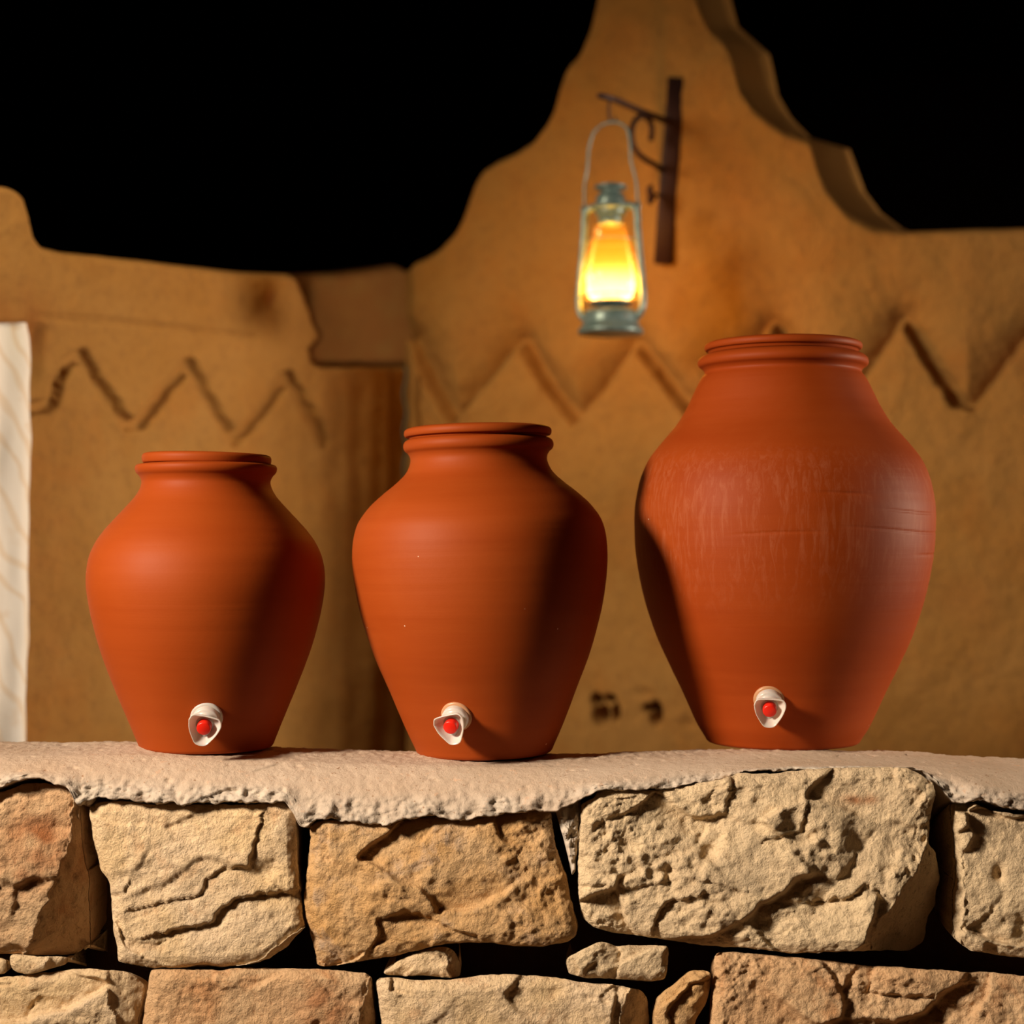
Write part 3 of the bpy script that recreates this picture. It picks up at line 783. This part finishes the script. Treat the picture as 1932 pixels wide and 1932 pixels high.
# left wall
zigL = [(30,772),(75,768),(100,762),(112,715),(128,684),(160,668),(200,735),(245,803),(268,800),(310,745),(357,686),(400,765),(445,832),(490,782),(542,708),(580,775),(612,835)]
def reliefL(X, Y):
    h = 0.004 * fbm(X / 90, Y / 90, 1.0, 4) + 0.010 * perlin(X / 260, Y / 260, 4)
    h = h + groove(X, Y, zigL, 13, 0.020)
    h = h - 0.006 * np.exp(-(polydist(X, Y, [(60, 596), (200, 603), (330, 618), (480, 636)])[0] / 6) ** 2)
    # vertical run-off folds beside the corner
    fold = sstep(520, 600, X) * sstep(690, 760, Y)
    h = h + fold * 0.016 * perlin(X / 38, Y / 420, 7.7)
    h = h - 0.012 * np.exp(-((X - 515) / 12) ** 2 - ((Y - 563) / 12) ** 2)
    h = h - 0.018 * sstep(96, 70, X + 0.12 * (Y - 620)) * sstep(600, 625, Y) * (1 - sstep(690, 740, Y))
    return h
def recessL(X, Y):
    """stepped gap added to stand for a cast shadow; its back lies well behind the walls"""
    edge = np.interp(Y, [480, 530, 560, 600, 636, 648, 660, 684, 692], [548, 560, 573, 588, 604, 592, 582, 586, 600]) + 2 * perlin(Y / 20, 1, 1)
    return 0.62 * sstep(-5, 5, X - edge) * (1 - sstep(683, 695, Y + 2 * perlin(X / 30, 2, 2)))
def stain_shadeL(X, Y):
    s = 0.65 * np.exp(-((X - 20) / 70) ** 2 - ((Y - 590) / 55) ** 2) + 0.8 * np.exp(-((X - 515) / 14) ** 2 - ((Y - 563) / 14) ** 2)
    s = s + 0.9 * (recessL(X, Y) > 0.3)  # shade of the recess, painted in with the stain colour
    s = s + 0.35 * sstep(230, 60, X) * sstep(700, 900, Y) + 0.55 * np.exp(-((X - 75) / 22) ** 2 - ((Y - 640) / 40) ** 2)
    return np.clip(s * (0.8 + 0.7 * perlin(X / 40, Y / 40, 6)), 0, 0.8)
profL = [(-400,345),(0,347),(30,352),(44,362),(52,385),(54,412),(62,440),(82,462),(130,474),(250,487),(350,499),(470,512),(560,516),(640,515),(700,508),(752,499),(800,520),(950,540)]
nanf = lambda c, t: (np.full(len(c), np.nan), np.full(len(c), np.nan))
wl = make_wall('wall_left', dL, nL, profL, nanf, 0.25, reliefL, np.arange(540, 620, 2.0), 270, stain_shadeL, recessL)
# right wall with the stepped pier
zigR = [(768,640),(790,690),(850,800),(910,730),(975,648),(1020,725),(1078,800),(1130,740),(1195,652),(1250,725),(1310,800),(1380,720),(1450,612),(1500,700),(1570,780),(1640,700),(1700,606),(1750,690),(1800,765),(1835,772),(1890,700),(1950,620),(2010,710),(2060,780),(2130,700),(2200,600),(2270,700),(2330,780),(2400,700),(2470,600)]
def reliefR(X, Y):
    h = 0.005 * fbm(X / 90, Y / 90, 2.0, 4) + 0.014 * perlin(X / 240, Y / 240, 5)
    jx, jy = X + 4 * perlin(X / 25, Y / 25, 2), Y + 4 * perlin(X / 25 + 8, Y / 25, 2)
    ds, sd = polydist(jx, jy, zigR)
    sg = ds * np.where(jy > np.interp(jx, *zip(*zigR)), 1, -1)            # positive below the zigzag: the lower field stands proud
    h = h - 0.050 * np.where(sg < 9, sstep(9, -9, sg) * np.exp(-np.clip(-sg - 12, 0, 999) / 30), 0)
    # soft vertical swellings of the pier
    h = h + 0.022 * np.exp(-((X - (1240 + (Y - 0) * 0.05)) / 80) ** 2) * sstep(620, 300, Y)
    h = h - 0.03 * sstep(790, 752, X) ** 2
    for cx, cy, sx, sy in ((1125, 1320, 8, 9), (1136, 1348, 12, 16), (1150, 1318, 10, 6), (1164, 1344, 6, 13), (1239, 1346, 9, 18), (1226, 1336, 9, 6)):
        h = h - 0.085 * np.exp(-(((X - cx) / sx) ** 2 + ((Y - cy) / sy) ** 2) ** 1.5)
    h = h - 0.008 * np.exp(-((X - 1216) / 18) ** 2 - ((Y - 1308) / 8) ** 2) - 0.008 * np.exp(-((X - 1300) / 12) ** 2 - ((Y - 1365) / 8) ** 2)
    return h
def stainR(X, Y):
    s = 0.5 * np.clip(perlin(X / 120, Y / 150, 3) - 0.1, 0, 1) + 0.25 * np.exp(-((X - 975) / 14) ** 2 - ((Y - 345) / 24) ** 2)
    return np.clip(s, 0, 0.6)
profR = [(752,503),(762,500),(800,484),(830,466),(862,432),(882,390),(892,350),(905,318),(930,302),(970,285),(1005,262),(1035,225),(1052,190),(1060,150),(1072,122),(1095,98),(1110,60),(1122,20),(1132,-30),(1140,-140),
         (1300,-140),(1306,-60),(1318,0),(1338,48),(1372,80),(1384,110),(1394,160),(1425,205),(1475,243),(1530,262),(1536,300),(1556,350),(1600,402),(1650,428),(1705,434),(1932,427),(2010,423),(2050,395),(2100,345),(2128,285),(2190,252),(2215,160),(2265,112),(2290,0),(2300,-140),(2480,-140)]  # unseen pier at the right end, raised to shade the jambs
bk = {1300:(1362,-140),1306:(1366,-60),1318:(1380,5),1338:(1392,50),1372:(1452,104),1384:(1460,140),1394:(1468,180),1425:(1492,222),1475:(1528,260),1530:(1603,282),1536:(1617,320),1556:(1632,362),1600:(1662,402),1650:(1702,432),1705:(1722,440)}
def backR(cols, top):
    ks = sorted(bk)
    bx = np.where((cols >= 1300) & (cols <= 1705), np.interp(cols, ks, [bk[k][0] for k in ks]), np.nan)
    by = np.where((cols >= 1300) & (cols <= 1705), np.interp(cols, ks, [bk[k][1] for k in ks]), np.nan)
    return bx, by
wr = make_wall('wall_right', dR, nR, profR, backR, 0.25, reliefR, np.concatenate([np.arange(1112, 1180, 2.0), np.arange(1215, 1260, 2.0)]), 330, stainR)
tag(wl, 'left mud plaster wall with a carved zigzag band and stepped top')
tag(wr, 'mud plaster wall with stepped pier, carved zigzag and hanging lantern')

def box(name, lo, hi, mat, kind='structure', res=1):
    v = [(x, y, z) for x in (lo[0], hi[0]) for y in (lo[1], hi[1]) for z in (lo[2], hi[2])]
    f = [(0,1,3,2),(4,6,7,5),(0,4,5,1),(2,3,7,6),(0,2,6,4),(1,5,7,3)]
    o = mesh_obj(name, v, f, mat, smooth=False)
    tag(o, kind=kind); return o
M_ground = mat_mud('packed_earth', (0.16, 0.09, 0.045), (0.18, 0.10, 0.05), (0.14, 0.08, 0.04))
box('floor', (-5, -4, -0.1), (5, 5.2, 0.0), M_ground)
box('ceiling', (-5, 1.75, 3.05), (5, 5.2, 3.2), M_dark_room)
box('wall_back', (-5, 5.0, 0.0), (5, 5.2, 3.05), M_dark_room)
box('wall_far_left', (-5, 1.75, 0.0), (-4.8, 5.0, 3.05), M_dark_room)
box('wall_far_right', (4.8, 1.75, 0.0), (5, 5.0, 3.05), M_dark_room)

# ------------------------------------------------------------------ white cloth in the doorway on the left
def make_cloth():
    m, t, b = nodes('white_cotton')
    v = coord(t, None, 'UV') if False else coord(t)
    wv = N(t, 'ShaderNodeTexWave', wave_type='BANDS', bands_direction='DIAGONAL')
    wv.inputs['Scale'].default_value = 9; wv.inputs['Distortion'].default_value = 9; wv.inputs['Detail'].default_value = 2; wv.inputs['Detail Scale'].default_value = 0.8
    L(t, v, wv.inputs['Vector'])
    f = ramp(t, wv.outputs['Fac'], [(0.72, 0.0), (0.95, 0.5)])
    col = mix(t, f, (0.86, 0.83, 0.78), (0.72, 0.55, 0.36))
    f2 = ramp(t, noise(t, v, 14, 3), [(0.60, 0.0), (0.72, 0.5)])
    col = mix(t, f2, col, (0.66, 0.46, 0.26))
    L(t, col, b.inputs['Base Color']); b.inputs['Roughness'].default_value = 0.9
    ys = np.linspace(612, 1500, 90); xs = np.linspace(-330, 28, 90)
    X, Y = np.meshgrid(xs, ys, indexing='ij')
    u = (X + 330) / 358
    edge = np.interp(Y, [612, 640, 800, 1000, 1200, 1400, 1500], [-6, -1, 3, 1, -2, -9, -12]) + 2.5 * perlin(Y / 60, 3, 3)
    Xp = X + u * edge + 1.0 * 0
    Yp = Y + (1 - sstep(612, 640, Y)) * 4 * perlin(X / 30, 2, 2)
    D = dL(Xp)
    h = 0.035 + 0.008 * np.sin(X / 17 + 0.8 * perlin(Y / 200, 1, 1)) + 0.010 * perlin(X / 40, Y / 160, 3) - 0.012 * sstep(0.94, 1.0, u)
    def sheet(o_): 
        return np.stack([(Xp - 966) / F * D + nL.x * (h + o_), D - 2 + nL.y * (h + o_), EYE + (HOR - Yp) / F * D], -1).reshape(-1, 3)
    n = 90 * 90
    fs = grid_faces(90, 90) + grid_faces(90, 90, off=n, flip=True)
    for j in range(89):
        a = 89 * 90 + j; fs.append((a, n + a, n + a + 1, a + 1)); fs.append((j, j + 1, n + j + 1, n + j))
    for i in range(89):
        a = i * 90; fs.append((a, a + 90, n + a + 90, n + a)); a += 89; fs.append((a, n + a, n + a + 90, a + 90))
    o = mesh_obj('door_curtain', np.concatenate([sheet(0), sheet(-0.006)]), fs, m)
    tag(o, 'white cloth curtain with faint tan pattern hanging at the far left edge', 'curtain')
make_cloth()

# dark cable running down the wall corner
cab = tube('cable', [P(764 + 3 * math.sin(i * 0.8), 690 + i * 9, 3.50) for i in range(30)], 0.0035, simple('green_black_cable', (0.03, 0.045, 0.03), 0.5))
tag(cab, 'thin dark cable running down the wall corner behind the middle pot', 'cable')

# ------------------------------------------------------------------ iron bracket
M_iron = simple('rusty_iron', (0.035, 0.010, 0.008), 0.65, 0.2)
M_tin = None
def mat_tin():
    m, t, b = nodes('blue_grey_tin')
    v = coord(t)
    col = mix(t, ramp(t, noise(t, v, 40, 4), [(0.4, 0.0), (0.65, 1.0)]), (0.10, 0.16, 0.165), (0.17, 0.235, 0.24))
    col = mix(t, ramp(t, noise(t, v, 90, 4), [(0.58, 0.0), (0.7, 0.6)]), col, (0.10, 0.06, 0.03))
    L(t, col, b.inputs['Base Color'])
    b.inputs['Metallic'].default_value = 0.35; b.inputs['Roughness'].default_value = 0.38
    return m
M_tin = mat_tin()
wd = float(dR(1262))
br = empty('wall_bracket', P(1262, 320, wd - 0.02), 'rusty iron scroll bracket fixed upright to the pier, holding the lantern', 'bracket')
def keep(o, parent):
    o.parent = parent; o.matrix_parent_inverse = parent.matrix_world.inverted() if False else Matrix.Translation(-parent.location); return o
def pd(px): return float(np.interp(px, [1135, 1245], [3.00, wd - 0.03]))
M_pl = tube('mounting_bar', [P(1276, 148, wd - 0.02), P(1270, 240, wd - 0.02), P(1258, 380, wd - 0.02), P(1250, 498, wd - 0.02)], 0.01, M_iron, None, 16, flat=(0.008, 0.0172))
keep(M_pl, br)
arm = tube('arm', [P(1132, 180, pd(1132)), P(1160, 188, pd(1160)), P(1200, 206, pd(1200)), P(1245, 224, pd(1245)), P(1262, 230, pd(1250))], 0.005, M_iron, None, 12, flat=(0.006, 0.0045))
keep(arm, br)
def pc(pts, per=8):
    c = catmull([(a, b) for a, b in pts], per); return [P(a, b, pd(a)) for a, b in c]
keep(tube('scroll', pc([(1228, 264), (1230, 246), (1226, 228), (1214, 219), (1201, 224), (1193, 240), (1192, 262), (1200, 284), (1216, 300), (1234, 310), (1250, 322)]), 0.0055, M_iron), br)
keep(tube('hook', pc([(1150, 186), (1149, 204), (1150, 222), (1154, 232), (1160, 229), (1161, 222)]), 0.0025, M_iron), br)
keep(tube('finial', pc([(1229, 350), (1226, 356), (1227, 364), (1230, 372), (1226, 380), (1230, 384)]), [0.003 + 0.005 * math.sin(PI * i / 40) for i in range(41)], M_iron), br)
keep(tube('finial_pin', pc([(1228, 366), (1238, 368), (1252, 370)]), 0.003, M_iron), br)

# ------------------------------------------------------------------ lantern
LD = 3.03
lk = LD / F
lan = empty('lantern', P(1152, 632, LD), 'lit blue-grey tin hurricane lantern with glowing glass, hanging from the bracket', 'lantern')
def zz(y): return (632 - y) * lk
def lt(name, prof, mat, segs=56, parent=None):
    o = lathe(name, [(r * lk, zz(y)) for r, y in prof], mat, lan, segs)
    return o
tank = lt('fuel_tank', [(0, 630), (55, 631), (61, 630), (62, 624), (59, 620), (54, 614), (52, 606), (52, 598), (50, 590), (44, 585), (30, 582), (22, 578), (18, 572), (0, 572)], M_tin)
burner = lt('burner', [(0, 574), (20, 574), (22, 568), (22, 562), (15, 556), (8, 552), (0, 552)], M_tin)
plate = lt('globe_plate', [(0, 575), (36, 576), (42, 573), (42, 570), (30, 567), (0, 567)], M_tin)
chim = lt('chimney', [(0, 424), (22, 425), (24, 420), (22, 410), (27, 407), (29, 400), (28, 380), (27, 372), (24, 367), (18, 364), (15, 361), (27, 358), (31, 354), (30, 351), (14, 348), (8, 345), (0, 345)], M_tin)
hood = lt('crown_ring', [(31, 398), (36, 394), (38, 390), (31, 386), (30, 392)], M_tin)
def globe_mat():
    m, t, b = nodes('amber_lit_glass')
    out = t.nodes['Material Output']
    t.nodes.remove(b)
    tr = N(t, 'ShaderNodeBsdfTransparent'); tr.inputs[0].default_value = (1.0, 0.86, 0.62, 1)
    tl = N(t, 'ShaderNodeBsdfTranslucent'); tl.inputs[0].default_value = (1.0, 0.55, 0.14, 1)
    gl = N(t, 'ShaderNodeBsdfGlossy'); gl.inputs['Roughness'].default_value = 0.08
    m1 = N(t, 'ShaderNodeMixShader'); m1.inputs[0].default_value = 0.09
    L(t, tr.outputs[0], m1.inputs[1]); L(t, tl.outputs[0], m1.inputs[2])
    m2 = N(t, 'ShaderNodeMixShader')
    lw = N(t, 'ShaderNodeLayerWeight'); lw.inputs[0].default_value = 0.25
    L(t, math_n(t, 'MULTIPLY', lw.outputs['Fresnel'], 0.6), m2.inputs[0])
    L(t, m1.outputs[0], m2.inputs[1]); L(t, gl.outputs[0], m2.inputs[2])
    L(t, m2.outputs[0], out.inputs['Surface'])
    return m
GM = globe_mat()
gp = catmull([(37, 572), (47, 560), (53, 542), (53, 520), (46, 488), (38, 458), (33, 438), (31, 426)], 8)
lt('globe', [tuple(q) for q in gp], GM, 64)
def flame_mat():
    m, t, b = nodes('flame')
    out = t.nodes['Material Output']; t.nodes.remove(b)
    e = N(t, 'ShaderNodeEmission')
    sx = N(t, 'ShaderNodeSeparateXYZ'); L(t, coord(t, None, 'Generated'), sx.inputs[0])
    r = ramp(t, sx.outputs[2], [(0.0, (1.0, 0.74, 0.36)), (0.35, (1.0, 0.60, 0.18)), (0.6, (1.0, 0.34, 0.03)), (1.0, (1.0, 0.30, 0.02))])
    st = ramp(t, sx.outputs[2], [(0.0, 1.0), (0.30, 0.75), (0.50, 0.13), (1.0, 0.06)])
    L(t, r, e.inputs[0]); L(t, math_n(t, 'MULTIPLY', st, 2.8), e.inputs[1])
    ad = N(t, 'ShaderNodeAddShader'); tp = N(t, 'ShaderNodeBsdfTransparent')
    L(t, e.outputs[0], ad.inputs[0]); L(t, tp.outputs[0], ad.inputs[1]); L(t, ad.outputs[0], out.inputs['Surface'])
    return m
# broad flat flame above the burner
fp = catmull([(0, 566), (26, 566), (40, 560), (45, 545), (45, 525), (41, 500), (36, 475), (31, 450), (24, 434), (0, 432)], 8)
fl = lathe('flame', [(max(r, 0) * lk, zz(y)) for r, y in fp], flame_mat(), lan, 48, lambda A, R, Z: R * 0.10 * perlin(np.cos(A) * 2, np.sin(A) * 2, Z * 60))
# side tubes
for sgn in (-1, 1):
    pts = catmull([(sgn * 48, 604), (sgn * 60, 590), (sgn * 64, 570), (sgn * 62, 530), (sgn * 57, 480), (sgn * 53, 430), (sgn * 51, 402), (sgn * 44, 392), (sgn * 30, 388)], 6)
    tb_ = tube('side_tube', [(a * lk, 0, zz(b)) for a, b in pts], 0.0062, M_tin, lan, 14)
    tube('handle_lug', [(sgn * 50 * lk, 0, zz(404)), (sgn * 54 * lk, 0, zz(396)), (sgn * 55 * lk, 0, zz(386))], 0.0045, M_tin, tb_, 10)
bail = catmull([(-52, 398), (-52, 350), (-46, 310), (-42, 270), (-32, 246), (-14, 233), (0, 231), (16, 233), (32, 246), (38, 270), (40, 305), (50, 345), (54, 396)], 6)
tube('bail_handle', [(a * lk, 0, zz(b)) for a, b in bail], 0.0024, M_tin, lan, 8)
# wire guard round the globe
for zy, rw in ((560, 50), (455, 41)):
    tube('guard_wire', [((rw + 6) * lk * math.cos(a), (rw + 6) * lk * math.sin(a), zz(zy)) for a in np.linspace(0, 2 * PI, 41)], 0.0011, M_tin, lan, 6, cap=False)
lan.rotation_euler = (0, 0, math.radians(-22))
ll = bpy.data.lights.new('lantern_light', 'POINT'); ll.energy = 3.0; ll.color = (1.0, 0.43, 0.03); ll.shadow_soft_size = 0.02
lo = bpy.data.objects.new('lantern_light', ll); C.objects.link(lo); lo.location = P(1152, 540, LD)
